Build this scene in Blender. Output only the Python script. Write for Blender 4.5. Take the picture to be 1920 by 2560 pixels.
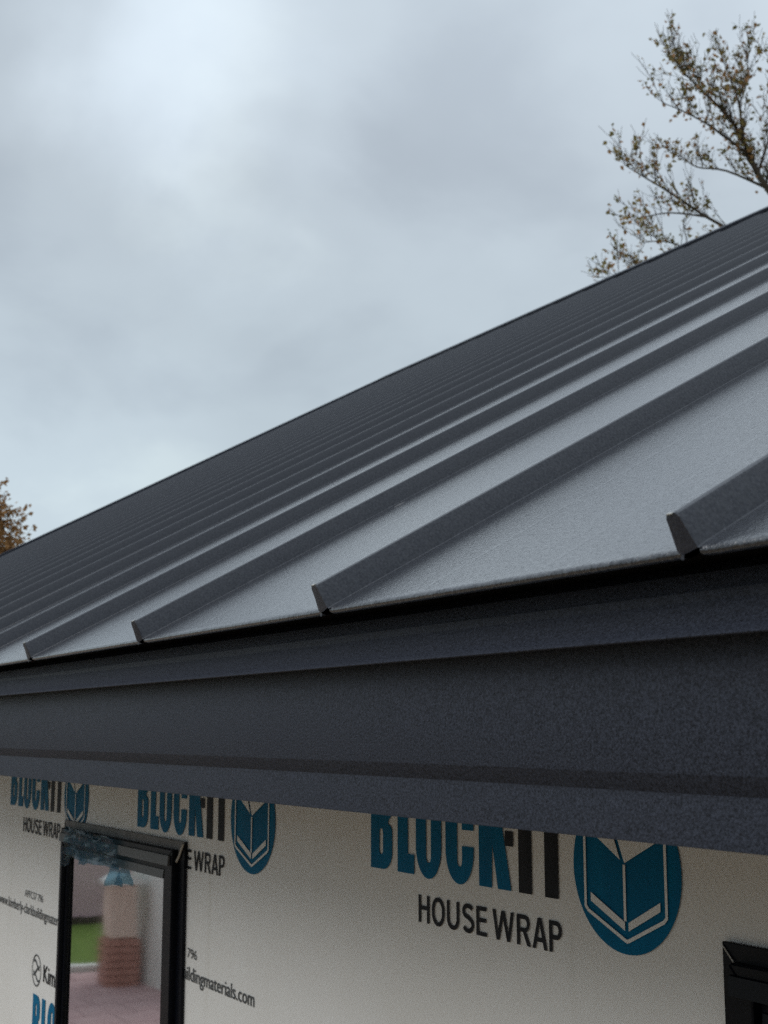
import bpy, bmesh, math, random
from mathutils import Vector, Matrix, noise

# ------------------------------------------------------------------ clear / camera / light
for o in list(bpy.data.objects):
    bpy.data.objects.remove(o, do_unlink=True)
scene = bpy.context.scene
COL = scene.collection
R = math.radians
HC = 2.60                                   # height of the camera above the ground
PITCH, YAW, FPX = R(9.217), R(30.355), 3371.0

cam_data = bpy.data.cameras.new('camera')
cam_data.sensor_fit = 'VERTICAL'
cam_data.sensor_height = 36.0
cam_data.sensor_width = 27.0
cam_data.lens = 36.0 * FPX / 2560.0
cam_data.clip_start = 0.02
cam_data.clip_end = 2000.0
cam_data.dof.use_dof = True
cam_data.dof.focus_distance = 1.15
cam_data.dof.aperture_fstop = 22.0
cam = bpy.data.objects.new('camera', cam_data)
COL.objects.link(cam)
FW = Vector((-math.cos(YAW) * math.cos(PITCH), math.sin(YAW) * math.cos(PITCH), math.sin(PITCH)))
RT = Vector((math.sin(YAW), math.cos(YAW), 0.0))
UP = RT.cross(FW)
CAM = Vector((0, 0, HC))
cam.matrix_world = Matrix(((RT.x, UP.x, -FW.x, 0), (RT.y, UP.y, -FW.y, 0), (RT.z, UP.z, -FW.z, HC), (0, 0, 0, 1)))
scene.camera = cam

SUN_EL, SUN_AZ = R(48), R(-165)             # soft sun behind thick cloud, over the yard behind the camera
sun_dir = Vector((math.sin(SUN_AZ) * math.cos(SUN_EL), math.cos(SUN_AZ) * math.cos(SUN_EL), math.sin(SUN_EL)))
sun_data = bpy.data.lights.new('sun', 'SUN')
sun_data.energy = 1.5
sun_data.angle = R(50)
sun_data.color = (1.0, 0.985, 0.97)
sun = bpy.data.objects.new('sun', sun_data)
COL.objects.link(sun)
sun.rotation_euler = (-sun_dir).to_track_quat('-Z', 'Y').to_euler()

world = bpy.data.worlds.new('World')
scene.world = world
world.use_nodes = True
wn, wl = world.node_tree.nodes, world.node_tree.links
wn.clear()


def wnode(t, **kw):
    n = wn.new(t)
    for k, v in kw.items():
        setattr(n, k, v)
    return n


w_out = wnode('ShaderNodeOutputWorld')
w_bg = wnode('ShaderNodeBackground')
w_bg.inputs['Strength'].default_value = 0.1
sky = wnode('ShaderNodeTexSky', sky_type='NISHITA', sun_disc=False)
sky.sun_elevation = SUN_EL
sky.sun_rotation = SUN_AZ
tc = wnode('ShaderNodeTexCoord')
# overcast: two scales of cloud laid on a flat layer overhead
sep = wnode('ShaderNodeSeparateXYZ')
wl.new(tc.outputs['Generated'], sep.inputs[0])
zz = wnode('ShaderNodeMath', operation='MAXIMUM')
wl.new(sep.outputs['Z'], zz.inputs[0])
zz.inputs[1].default_value = 0.0
zp = wnode('ShaderNodeMath', operation='ADD')
wl.new(zz.outputs[0], zp.inputs[0])
zp.inputs[1].default_value = 0.42
div = wnode('ShaderNodeVectorMath', operation='DIVIDE')
wl.new(tc.outputs['Generated'], div.inputs[0])
comb = wnode('ShaderNodeCombineXYZ')
for k in range(3):
    wl.new(zp.outputs[0], comb.inputs[k])
wl.new(comb.outputs[0], div.inputs[1])
nz1 = wnode('ShaderNodeTexNoise')
nz1.inputs['Scale'].default_value = 3.0
nz1.inputs['Detail'].default_value = 6.0
nz1.inputs['Roughness'].default_value = 0.48
nz1.inputs['Distortion'].default_value = 0.15
wl.new(div.outputs[0], nz1.inputs['Vector'])
rmp = wnode('ShaderNodeValToRGB')
rmp.color_ramp.interpolation = 'EASE'
el = rmp.color_ramp.elements
el[0].position, el[0].color = 0.32, (0.445, 0.508, 0.572, 1)
el[1].position, el[1].color = 0.68, (0.597, 0.675, 0.722, 1)
e2 = el.new(0.50)
e2.color = (0.512, 0.583, 0.645, 1)
wl.new(nz1.outputs['Fac'], rmp.inputs['Fac'])
# cloud deck a little brighter overhead and low over the horizon
grad = wnode('ShaderNodeValToRGB')
ge = grad.color_ramp.elements
ge[0].position, ge[0].color = 0.0, (1.14, 1.15, 1.13, 1)
ge[1].position, ge[1].color = 1.0, (1.45, 1.45, 1.45, 1)
g2 = ge.new(0.18)
g2.color = (1.04, 1.07, 1.06, 1)
g3 = ge.new(0.40)
g3.color = (0.98, 0.98, 0.98, 1)
wl.new(sep.outputs['Z'], grad.inputs['Fac'])
mulc = wnode('ShaderNodeMix', data_type='RGBA', blend_type='MULTIPLY')
mulc.inputs['Factor'].default_value = 1.0
wl.new(rmp.outputs['Color'], mulc.inputs['A'])
wl.new(grad.outputs['Color'], mulc.inputs['B'])
# thinner places in the cloud deck let more light through
thin_sum = None
for (bx_, by_, rad_, amp_) in ((520, 180, 0.085, 0.36), (430, 440, 0.075, 0.10), (1350, 60, 0.13, 0.13), (-100, 1250, 0.12, 0.14), (1100, 560, 0.10, 0.05), (250, -700, 0.16, 0.25), (2500, -300, 0.20, 0.22)):
    bd = (FW * FPX + RT * (bx_ - 960) - UP * (by_ - 1280)).normalized()
    warp = wnode('ShaderNodeVectorMath', operation='MULTIPLY_ADD')
    wl.new(nz1.outputs['Color'], warp.inputs[0])
    warp.inputs[1].default_value = (0.34, 0.34, 0.34)
    wl.new(tc.outputs['Generated'], warp.inputs[2])
    sub = wnode('ShaderNodeVectorMath', operation='DISTANCE')
    wl.new(warp.outputs[0], sub.inputs[0])
    sub.inputs[1].default_value = bd + Vector((0.17, 0.17, 0.17))
    mrg = wnode('ShaderNodeMapRange', interpolation_type='SMOOTHERSTEP')
    mrg.inputs['From Min'].default_value = 0.0
    mrg.inputs['From Max'].default_value = rad_ * 2.1
    mrg.inputs['To Min'].default_value = amp_
    mrg.inputs['To Max'].default_value = 0.0
    wl.new(sub.outputs['Value'], mrg.inputs['Value'])
    if thin_sum is None:
        thin_sum = mrg.outputs['Result']
    else:
        ad = wnode('ShaderNodeMath', operation='ADD')
        wl.new(thin_sum, ad.inputs[0])
        wl.new(mrg.outputs['Result'], ad.inputs[1])
        thin_sum = ad.outputs[0]
one = wnode('ShaderNodeMath', operation='ADD')
wl.new(thin_sum, one.inputs[0])
one.inputs[1].default_value = 1.0
thin = wnode('ShaderNodeVectorMath', operation='SCALE')
wl.new(mulc.outputs['Result'], thin.inputs[0])
wl.new(one.outputs[0], thin.inputs['Scale'])
sc10 = wnode('ShaderNodeVectorMath', operation='SCALE')
sc10.inputs['Scale'].default_value = 10.0
wl.new(thin.outputs['Vector'], sc10.inputs[0])
mixs = wnode('ShaderNodeMix', data_type='RGBA')
mixs.inputs['Factor'].default_value = 0.94
wl.new(sky.outputs['Color'], mixs.inputs['A'])
wl.new(sc10.outputs['Vector'], mixs.inputs['B'])
wl.new(mixs.outputs['Result'], w_bg.inputs['Color'])
wl.new(w_bg.outputs[0], w_out.inputs['Surface'])

scene.view_settings.view_transform = 'Standard'
scene.view_settings.look = 'None'
scene.view_settings.exposure = 0.0
scene.view_settings.gamma = 1.0
scene.render.engine = 'CYCLES'
scene.cycles.max_bounces = 8
scene.cycles.use_denoising = False

# ------------------------------------------------------------------ helpers


def tag(o, label=None, cat=None, group=None, kind=None):
    if label:
        o['label'] = label
    if cat:
        o['category'] = cat
    if group:
        o['group'] = group
    if kind:
        o['kind'] = kind
    return o


def empty(name, loc=(0, 0, 0), parent=None):
    o = bpy.data.objects.new(name, None)
    COL.objects.link(o)
    o.location = loc
    o.empty_display_size = 0.1
    if parent:
        o.parent = parent
    return o


def link(name, me, mat=None, parent=None, loc=None, smooth=False):
    o = bpy.data.objects.new(name, me)
    COL.objects.link(o)
    if mat and not me.materials:
        me.materials.append(mat)
    if parent:
        o.parent = parent
    if loc:
        o.location = loc
    if smooth:
        for p in me.polygons:
            p.use_smooth = True
    return o


def mesh(name, verts, faces):
    me = bpy.data.meshes.new(name)
    me.from_pydata([tuple(v) for v in verts], [], faces)
    me.update()
    return me


class MB:
    """collects shapes of ONE part"""

    def __init__(self):
        self.v, self.f = [], []

    def quad(self, a, b, c, d):
        n = len(self.v)
        self.v += [a, b, c, d]
        self.f.append((n, n + 1, n + 2, n + 3))

    def box(self, x0, x1, y0, y1, z0, z1):
        n = len(self.v)
        self.v += [(x, y, z) for x in (x0, x1) for y in (y0, y1) for z in (z0, z1)]
        for f in ((0, 1, 3, 2), (4, 6, 7, 5), (0, 4, 5, 1), (2, 3, 7, 6), (0, 2, 6, 4), (1, 5, 7, 3)):
            self.f.append(tuple(n + i for i in f))

    def prism(self, poly, axis, a, b):
        """poly of 2D points extruded along axis ('x': poly=(y,z), 'y': poly=(x,z))"""
        n, k = len(self.v), len(poly)
        for t in (a, b):
            for p in poly:
                self.v.append((t, p[0], p[1]) if axis == 'x' else (p[0], t, p[1]))
        self.f.append(tuple(n + i for i in range(k)))
        self.f.append(tuple(n + k + i for i in reversed(range(k))))
        for i in range(k):
            j = (i + 1) % k
            self.f.append((n + i, n + k + i, n + k + j, n + j))

    def tube(self, pts, radii, sides=6):
        n0 = len(self.v)
        pts = [Vector(p) for p in pts]
        for i, p in enumerate(pts):
            d = (pts[min(i + 1, len(pts) - 1)] - pts[max(i - 1, 0)])
            if d.length < 1e-9:
                d = Vector((0, 0, 1))
            d.normalize()
            a = d.cross(Vector((0.31, 0.77, 0.55)))
            a.normalize()
            b = d.cross(a)
            for k in range(sides):
                t = 2 * math.pi * k / sides
                self.v.append(p + (a * math.cos(t) + b * math.sin(t)) * radii[i])
        for i in range(len(pts) - 1):
            for k in range(sides):
                k2 = (k + 1) % sides
                self.f.append((n0 + i * sides + k, n0 + i * sides + k2, n0 + (i + 1) * sides + k2, n0 + (i + 1) * sides + k))
        self.f.append(tuple(n0 + (len(pts) - 1) * sides + k for k in range(sides)))

    def build(self, name, mat, parent=None, bevel=0.0, smooth=False, loc=None, recalc=True):
        me = mesh(name, self.v, self.f)
        if recalc or bevel:
            bm = bmesh.new()
            bm.from_mesh(me)
            bmesh.ops.recalc_face_normals(bm, faces=bm.faces)
            if bevel:
                bmesh.ops.bevel(bm, geom=list(bm.edges), offset=bevel, segments=1, affect='EDGES', clamp_overlap=True)
            bm.to_mesh(me)
            bm.free()
        return link(name, me, mat, parent, loc, smooth)


# ------------------------------------------------------------------ materials


def new_mat(name):
    m = bpy.data.materials.new(name)
    m.use_nodes = True
    nt = m.node_tree
    b = nt.nodes['Principled BSDF']
    return m, nt.nodes, nt.links, b


def noise_node(n, l, scale, detail=2.0, rough=0.5, coord='Object', stretch=None):
    t = n.new('ShaderNodeTexCoord')
    out = t.outputs[coord]
    if stretch:
        mp = n.new('ShaderNodeMapping')
        mp.inputs['Scale'].default_value = stretch
        l.new(out, mp.inputs['Vector'])
        out = mp.outputs['Vector']
    z = n.new('ShaderNodeTexNoise')
    z.inputs['Scale'].default_value = scale
    z.inputs['Detail'].default_value = detail
    z.inputs['Roughness'].default_value = rough
    l.new(out, z.inputs['Vector'])
    return z


def ramp(n, l, fac, stops):
    r = n.new('ShaderNodeValToRGB')
    e = r.color_ramp.elements
    e[0].position, e[0].color = stops[0][0], (*stops[0][1], 1)
    e[1].position, e[1].color = stops[-1][0], (*stops[-1][1], 1)
    for p, c in stops[1:-1]:
        x = e.new(p)
        x.color = (*c, 1)
    l.new(fac, r.inputs['Fac'])
    return r


def bump(n, l, height, strength, dist, normal=None):
    b = n.new('ShaderNodeBump')
    b.inputs['Strength'].default_value = strength
    b.inputs['Distance'].default_value = dist
    l.new(height, b.inputs['Height'])
    if normal:
        l.new(normal, b.inputs['Normal'])
    return b


def painted_steel(name, lo, hi, rough, grain, gstr, wave=0.0, spec=0.5, spread=0.0, coat=0.0):
    """textured coil paint: fine grain in colour, gloss and relief"""
    m, n, l, b = new_mat(name)
    g = noise_node(n, l, grain, 2.5, 0.7)
    r = ramp(n, l, g.outputs['Fac'], [(0.32, lo), (0.68, hi)])
    l.new(r.outputs['Color'], b.inputs['Base Color'])
    big = noise_node(n, l, 3.0, 3.0, 0.55)
    mr = n.new('ShaderNodeMapRange')
    mr.inputs['To Min'].default_value = rough - 0.04
    mr.inputs['To Max'].default_value = rough + 0.04
    l.new(big.outputs['Fac'], mr.inputs['Value'])
    l.new(mr.outputs['Result'], b.inputs['Roughness'])
    if spread:
        g2 = noise_node(n, l, grain * 0.83, 2.0, 0.6)
        ms = n.new('ShaderNodeMapRange')
        ms.inputs['From Min'].default_value = 0.33
        ms.inputs['From Max'].default_value = 0.67
        ms.inputs['To Min'].default_value = max(0.0, spec - spread)
        ms.inputs['To Max'].default_value = min(1.0, spec + spread)
        l.new(g2.outputs['Fac'], ms.inputs['Value'])
        l.new(ms.outputs['Result'], b.inputs['Specular IOR Level'])
    else:
        b.inputs['Specular IOR Level'].default_value = spec
    if coat:
        b.inputs['Coat Weight'].default_value = coat
        b.inputs['Coat Roughness'].default_value = 0.2
    bp = bump(n, l, g.outputs['Fac'], gstr, 0.001)
    if wave:
        w = noise_node(n, l, 2.6, 1.0, 0.4, stretch=(1.6, 1.0, 1.0))
        bp = bump(n, l, w.outputs['Fac'], wave, 0.02, bp.outputs['Normal'])
    l.new(bp.outputs['Normal'], b.inputs['Normal'])
    if coat:
        l.new(bp.outputs['Normal'], b.inputs['Coat Normal'])
    return m


M = {}
M['roof'] = painted_steel('charcoal_roof_steel', (0.007, 0.0085, 0.013), (0.036, 0.040, 0.052), 0.23, 310.0, 0.62, 0.0, 0.8, 0.6, 0.75)
M['seam'] = painted_steel('charcoal_seam_steel', (0.012, 0.0135, 0.020), (0.027, 0.030, 0.042), 0.36, 560.0, 0.14, 0.0, 0.55, 0.15)
M['trim'] = painted_steel('charcoal_trim_steel', (0.004, 0.0055, 0.010), (0.043, 0.051, 0.074), 0.56, 620.0, 0.5, 0.05, 0.28)
M['underlay'] = painted_steel('black_underlayment', (0.008, 0.008, 0.009), (0.014, 0.014, 0.015), 0.9, 300.0, 0.1)


M['bare'] = painted_steel('scratched_bare_steel', (0.30, 0.30, 0.28), (0.55, 0.55, 0.52), 0.4, 700.0, 0.2)


def wrap_material():
    m, n, l, b = new_mat('house_wrap_sheet')
    st = noise_node(n, l, 2.2, 4.0, 0.55)
    r = ramp(n, l, st.outputs['Fac'], [(0.30, (0.80, 0.78, 0.735)), (0.55, (0.85, 0.835, 0.80)), (0.75, (0.87, 0.86, 0.83))])
    # faint drip marks running down and a few small scuffs
    dr = noise_node(n, l, 5.0, 3.0, 0.5, stretch=(5.5, 1.0, 0.55))
    rd = ramp(n, l, dr.outputs['Fac'], [(0.26, (0.86, 0.84, 0.80)), (0.38, (1, 1, 1))])
    mx = n.new('ShaderNodeMix')
    mx.data_type, mx.blend_type = 'RGBA', 'MULTIPLY'
    mx.inputs['Factor'].default_value = 0.55
    l.new(r.outputs['Color'], mx.inputs['A'])
    l.new(rd.outputs['Color'], mx.inputs['B'])
    sp = noise_node(n, l, 55.0, 2.0, 0.5)
    rs = ramp(n, l, sp.outputs['Fac'], [(0.19, (0.55, 0.53, 0.50)), (0.225, (1, 1, 1))])
    mx2 = n.new('ShaderNodeMix')
    mx2.data_type, mx2.blend_type = 'RGBA', 'MULTIPLY'
    mx2.inputs['Factor'].default_value = 1.0
    l.new(mx.outputs['Result'], mx2.inputs['A'])
    l.new(rs.outputs['Color'], mx2.inputs['B'])
    l.new(mx2.outputs['Result'], b.inputs['Base Color'])
    b.inputs['Roughness'].default_value = 0.5
    b.inputs['Specular IOR Level'].default_value = 0.3
    # woven crosshatch
    tcn = n.new('ShaderNodeTexCoord')
    waves = []
    for ang in (38, -38):
        mp = n.new('ShaderNodeMapping')
        mp.inputs['Rotation'].default_value = (0, R(ang), 0)
        l.new(tcn.outputs['Object'], mp.inputs['Vector'])
        w = n.new('ShaderNodeTexWave')
        w.bands_direction = 'X'
        w.inputs['Scale'].default_value = 48.0
        l.new(mp.outputs['Vector'], w.inputs['Vector'])
        waves.append(w)
    mm = n.new('ShaderNodeMath')
    mm.operation = 'ADD'
    l.new(waves[0].outputs['Fac'], mm.inputs[0])
    l.new(waves[1].outputs['Fac'], mm.inputs[1])
    bp = bump(n, l, mm.outputs[0], 0.22, 0.0006)
    wr = noise_node(n, l, 4.5, 3.0, 0.5, stretch=(1.8, 1.0, 0.8))
    bp2 = bump(n, l, wr.outputs['Fac'], 0.38, 0.022, bp.outputs['Normal'])
    cr = noise_node(n, l, 2.4, 2.0, 0.45, stretch=(2.2, 1.0, 0.6))
    bp2 = bump(n, l, cr.outputs['Fac'], 0.22, 0.02, bp2.outputs['Normal'])
    l.new(bp2.outputs['Normal'], b.inputs['Normal'])
    return m


M['wrap'] = wrap_material()


def ink(name, lo, hi, rough=0.5):
    m, n, l, b = new_mat(name)
    z = noise_node(n, l, 18.0, 4.0, 0.6, stretch=(2.5, 1, 0.6))
    r = ramp(n, l, z.outputs['Fac'], [(0.3, lo), (0.7, hi)])
    l.new(r.outputs['Color'], b.inputs['Base Color'])
    b.inputs['Roughness'].default_value = rough
    b.inputs['Specular IOR Level'].default_value = 0.06
    g = noise_node(n, l, 900.0, 1.0)
    l.new(bump(n, l, g.outputs['Fac'], 0.15, 0.0004).outputs['Normal'], b.inputs['Normal'])
    return m


M['blue_ink'] = ink('blue_printing_ink', (0.0005, 0.120, 0.245), (0.001, 0.155, 0.300))
M['black_ink'] = ink('black_printing_ink', (0.018, 0.019, 0.022), (0.032, 0.033, 0.037))
M['grey_ink'] = ink('grey_printing_ink', (0.075, 0.08, 0.082), (0.11, 0.115, 0.12))
M['frame'] = painted_steel('black_window_vinyl', (0.002, 0.0025, 0.005), (0.004, 0.005, 0.009), 0.40, 300.0, 0.08, 0.0, 0.16)
M['rail'] = painted_steel('dusty_skylit_bronze_vinyl', (0.075, 0.072, 0.070), (0.105, 0.10, 0.096), 0.5, 250.0, 0.15)  # paler than the frame: sky light painted into the dusty colour
M['caulk'] = ink('pale_caulk', (0.42, 0.39, 0.34), (0.56, 0.53, 0.48), 0.7)
M['flash'] = ink('grey_flashing_tape', (0.16, 0.155, 0.15), (0.25, 0.24, 0.23), 0.45)


def simple(name, lo, hi, scale, rough=0.8, stretch=None, bstr=0.3, bdist=0.01, spec=0.3):
    m, n, l, b = new_mat(name)
    z = noise_node(n, l, scale, 5.0, 0.6, stretch=stretch)
    r = ramp(n, l, z.outputs['Fac'], [(0.3, lo), (0.7, hi)])
    l.new(r.outputs['Color'], b.inputs['Base Color'])
    b.inputs['Roughness'].default_value = rough
    b.inputs['Specular IOR Level'].default_value = spec
    l.new(bump(n, l, z.outputs['Fac'], bstr, bdist).outputs['Normal'], b.inputs['Normal'])
    return m


M['bark'] = simple('grey_brown_bark', (0.045, 0.036, 0.028), (0.10, 0.08, 0.06), 14.0, 0.9, (1, 1, 0.25))
M['grass'] = simple('lawn_grass', (0.075, 0.130, 0.022), (0.150, 0.220, 0.045), 9.0, 0.95)
M['dirt'] = simple('trodden_earth', (0.155, 0.118, 0.080), (0.245, 0.19, 0.13), 1.4, 0.95)
M['brick'] = simple('red_brick', (0.36, 0.18, 0.14), (0.50, 0.27, 0.22), 7.0, 0.85)
M['tan'] = simple('tan_stucco', (0.66, 0.50, 0.42), (0.78, 0.62, 0.53), 5.0, 0.85)
M['mauve'] = simple('mauve_wall_paint', (0.54, 0.36, 0.40), (0.68, 0.50, 0.53), 2.0, 0.8)
M['paver'] = simple('pink_concrete_paver', (0.42, 0.27, 0.27), (0.56, 0.40, 0.39), 12.0, 0.9)
M['pale'] = simple('pale_grey_board', (0.68, 0.67, 0.63), (0.80, 0.79, 0.76), 6.0, 0.7, (4, 4, 0.4))
M['white'] = simple('white_paint', (0.74, 0.73, 0.70), (0.80, 0.80, 0.78), 8.0, 0.5)
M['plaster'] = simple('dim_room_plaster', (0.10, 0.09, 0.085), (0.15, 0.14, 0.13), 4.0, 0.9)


def glass_material():
    m, n, l, b = new_mat('window_glass')
    n.remove(b)
    out = n['Material Output']
    fr = n.new('ShaderNodeFresnel')
    fr.inputs['IOR'].default_value = 5.0
    gl = n.new('ShaderNodeBsdfGlossy')
    gl.inputs['Roughness'].default_value = 0.035
    gl.inputs['Color'].default_value = (0.96, 0.97, 0.96, 1)
    tr = n.new('ShaderNodeBsdfTransparent')
    tr.inputs['Color'].default_value = (0.86, 0.89, 0.88, 1)
    mx = n.new('ShaderNodeMixShader')
    low_e = n.new('ShaderNodeMath')            # reflective low-e coating on double glazing
    low_e.operation = 'MULTIPLY_ADD'
    low_e.use_clamp = True
    low_e.inputs[1].default_value = 0.45
    low_e.inputs[2].default_value = 0.50
    l.new(fr.outputs[0], low_e.inputs[0])
    w = noise_node(n, l, 5.0, 1.0, 0.4)
    bp = bump(n, l, w.outputs['Fac'], 0.10, 0.004)
    l.new(bp.outputs['Normal'], gl.inputs['Normal'])
    l.new(low_e.outputs[0], mx.inputs['Fac'])
    l.new(tr.outputs[0], mx.inputs[1])
    l.new(gl.outputs[0], mx.inputs[2])
    l.new(mx.outputs[0], out.inputs['Surface'])
    return m


M['glass'] = glass_material()


def film_material():
    m, n, l, b = new_mat('blue_plastic_film')
    out = n['Material Output']
    b.inputs['Base Color'].default_value = (0.008, 0.055, 0.095, 1)
    b.inputs['Roughness'].default_value = 0.14
    tr = n.new('ShaderNodeBsdfTransparent')
    tr.inputs['Color'].default_value = (0.38, 0.62, 0.74, 1)
    z = noise_node(n, l, 30.0, 3.0)
    mr = n.new('ShaderNodeMapRange')
    mr.inputs['To Min'].default_value = 0.0
    mr.inputs['To Max'].default_value = 0.55
    l.new(z.outputs['Fac'], mr.inputs['Value'])
    mx = n.new('ShaderNodeMixShader')
    l.new(mr.outputs['Result'], mx.inputs['Fac'])
    l.new(tr.outputs[0], mx.inputs[1])
    l.new(b.outputs[0], mx.inputs[2])
    l.new(bump(n, l, z.outputs['Fac'], 0.6, 0.01).outputs['Normal'], b.inputs['Normal'])
    l.new(mx.outputs[0], out.inputs['Surface'])
    return m


M['film'] = film_material()


def leaf_material(name, cols):
    m, n, l, b = new_mat(name)
    out = n['Material Output']
    z = noise_node(n, l, 1.6, 4.0, 0.7)
    r = ramp(n, l, z.outputs['Fac'], cols)
    l.new(r.outputs['Color'], b.inputs['Base Color'])
    b.inputs['Roughness'].default_value = 0.7
    b.inputs['Specular IOR Level'].default_value = 0.25
    t = n.new('ShaderNodeBsdfTranslucent')
    l.new(r.outputs['Color'], t.inputs['Color'])
    mx = n.new('ShaderNodeMixShader')
    mx.inputs['Fac'].default_value = 0.3
    l.new(b.outputs[0], mx.inputs[1])
    l.new(t.outputs[0], mx.inputs[2])
    l.new(mx.outputs[0], out.inputs['Surface'])
    return m


M['leaf_olive'] = leaf_material('dry_olive_leaf', [(0.30, (0.14, 0.135, 0.045)), (0.5, (0.24, 0.20, 0.07)), (0.70, (0.33, 0.20, 0.07))])
M['leaf_rust'] = leaf_material('rust_brown_leaf', [(0.30, (0.24, 0.12, 0.045)), (0.5, (0.36, 0.19, 0.08)), (0.70, (0.46, 0.27, 0.14))])

# ------------------------------------------------------------------ setting: ground, lawn, path
gb = MB()
gb.quad((-500, -500, 0), (500, -500, 0), (500, 500, 0), (-500, 500, 0))
tag(gb.build('ground', M['dirt']), kind='structure')
gb = MB()
gb.quad((-19.2, -40, 0.004), (-14.9, -40, 0.004), (-14.9, 14, 0.004), (-19.2, 14, 0.004))
tag(gb.build('lawn', M['grass']), kind='structure')
gb = MB()
gb.quad((-500, -300, 0.004), (-21, -300, 0.004), (-21, 400, 0.004), (-500, 400, 0.004))
tag(gb.build('far_lawn', M['grass']), kind='structure')
path = empty('paved_path')
tag(path, kind='structure')
pme = None
for i in range(7):
    for j in range(26):
        x0 = -14.72 + i * 0.46
        y0 = -9.0 + j * 0.46 + (0.23 if i % 2 else 0)
        if pme is None:
            pb = MB()
            pb.box(0, 0.445, 0, 0.445, 0.0, 0.03)
            o = pb.build('paving_slab', M['paver'], path, bevel=0.006)
            pme = o.data
        else:
            o = link('paving_slab', pme, None, path)
        o.location = (x0, y0, 0.003)
kb = MB()
kb.box(-14.88, -14.76, -9.5, 4, 0.0, 0.10)
tag(kb.build('kerb', M['pale'], bevel=0.012), kind='structure')

# ------------------------------------------------------------------ house
EY, EZ = 0.481, 0.0888 + HC                 # eave line
SL = R(28.65)
CS, SN = math.cos(SL), math.sin(SL)
XL, XR = -12.0, 3.2                         # gable ends of the roof
LEN = 7.5                                   # eave to ridge up the slope
WY = 0.80                                   # face of the front wall
RIDGE_Y = EY + LEN * CS
RIDGE_Z = EZ + LEN * SN
BACKY = 2 * RIDGE_Y - WY

house = empty('house', (0, WY, 0))
tag(house, 'unfinished house in white printed wrap under a charcoal standing seam metal roof', 'house')
HOFF = Vector((0, -WY, 0))


def hpart(o):
    """parts are modelled in world coordinates; the house empty stands at the wall foot"""
    o.location = Vector(o.location) + HOFF
    return o


# roof panels -------------------------------------------------------
SP = 0.3985
RIBX = -0.5125                               # upper right edge of the rib nearest to the camera
rot = Matrix(((1, 0, 0), (0, CS, -SN), (0, SN, CS)))


def panel_mesh(seed):
    """flat pan between two ribs with pencil beads and a rolled hem at the eave"""
    rnd = random.Random(seed)
    prof = [(0.0086, 0.0034), (0.0115, 0.0031), (0.016, 0.003), (0.022, 0.003)]
    for c in (0.132, 0.264):
        prof += [(c - 0.0060, 0.003), (c - 0.0016, 0.003), (c, 0.00284), (c + 0.0016, 0.003), (c + 0.0060, 0.003)]
    prof += [(SP - .0204, 0.003), (SP - .0144, 0.003), (SP - .0054, 0.0032)]
    st = [(0.026, -0.0076), (0.0070, -0.0072), (0.0034, -0.0062), (0.0012, -0.0046), (0.0002, -0.0030), (0.0004, -0.0016), (0.0018, -0.0005), (0.0036, 0.0), (0.0090, 0.0), (0.013, 0.0)]
    v = 0.013
    while v < LEN - 0.3:
        v += 0.18 if v < 2 else 0.5
        st.append((v, 0.0))
    st.append((LEN - 0.02, 0.0))
    verts, faces = [], []
    k = len(prof)
    ph = rnd.uniform(0, 6)
    for (sv, dn) in st:
        for (u, nn) in prof:
            bow = 0.0
            t = (u - 0.0128) / (SP - .02)
            if sv > 0.1:
                bow = 0.0003 * math.sin(math.pi * t) * math.sin(sv * 2.3 + ph) * min(1, sv)
            verts.append((u, sv, nn + dn + bow))
    for i in range(len(st) - 1):
        for j in range(k - 1):
            faces.append((i * k + j, i * k + j + 1, (i + 1) * k + j + 1, (i + 1) * k + j))
    me = mesh('roof_panel', verts, faces)
    for p in me.polygons:
        p.use_smooth = True
    return me


def rib_mesh(seed):
    """snapped seam with a folded end tab; hollow, open underneath"""
    rnd = random.Random(seed)
    prof = [(0.0092, 0.0030), (0.0078, 0.0040), (0.0008, 0.0203), (-0.0004, 0.0216), (-0.0020, 0.0221),
            (-0.0052, 0.0221), (-0.0066, 0.0214), (-0.0070, 0.0195), (-0.0056, 0.0030)]
    st = [0.0035, 0.012]
    v = 0.012
    while v < LEN - 0.3:
        v += 0.25 if v < 2 else 0.6
        st.append(v)
    st.append(LEN - 0.02)
    verts, faces = [], []
    k = len(prof)
    for s in st:
        for (u, nn) in prof:
            w = 0.0004 * math.sin(s * 4.1 + seed) if s > 0.05 else 0.0
            verts.append((u + w, s - (0.0035 * (1 - (nn - 0.003) / 0.019) if s < 0.01 else 0), nn))
    for i in range(len(st) - 1):
        for j in range(k - 1):
            faces.append((i * k + j, (i + 1) * k + j, (i + 1) * k + j + 1, i * k + j + 1))
    me = mesh('standing_seam', verts, faces)
    for p in me.polygons:
        p.use_smooth = True
    me.set_sharp_from_angle(angle=R(21))
    return me


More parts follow.
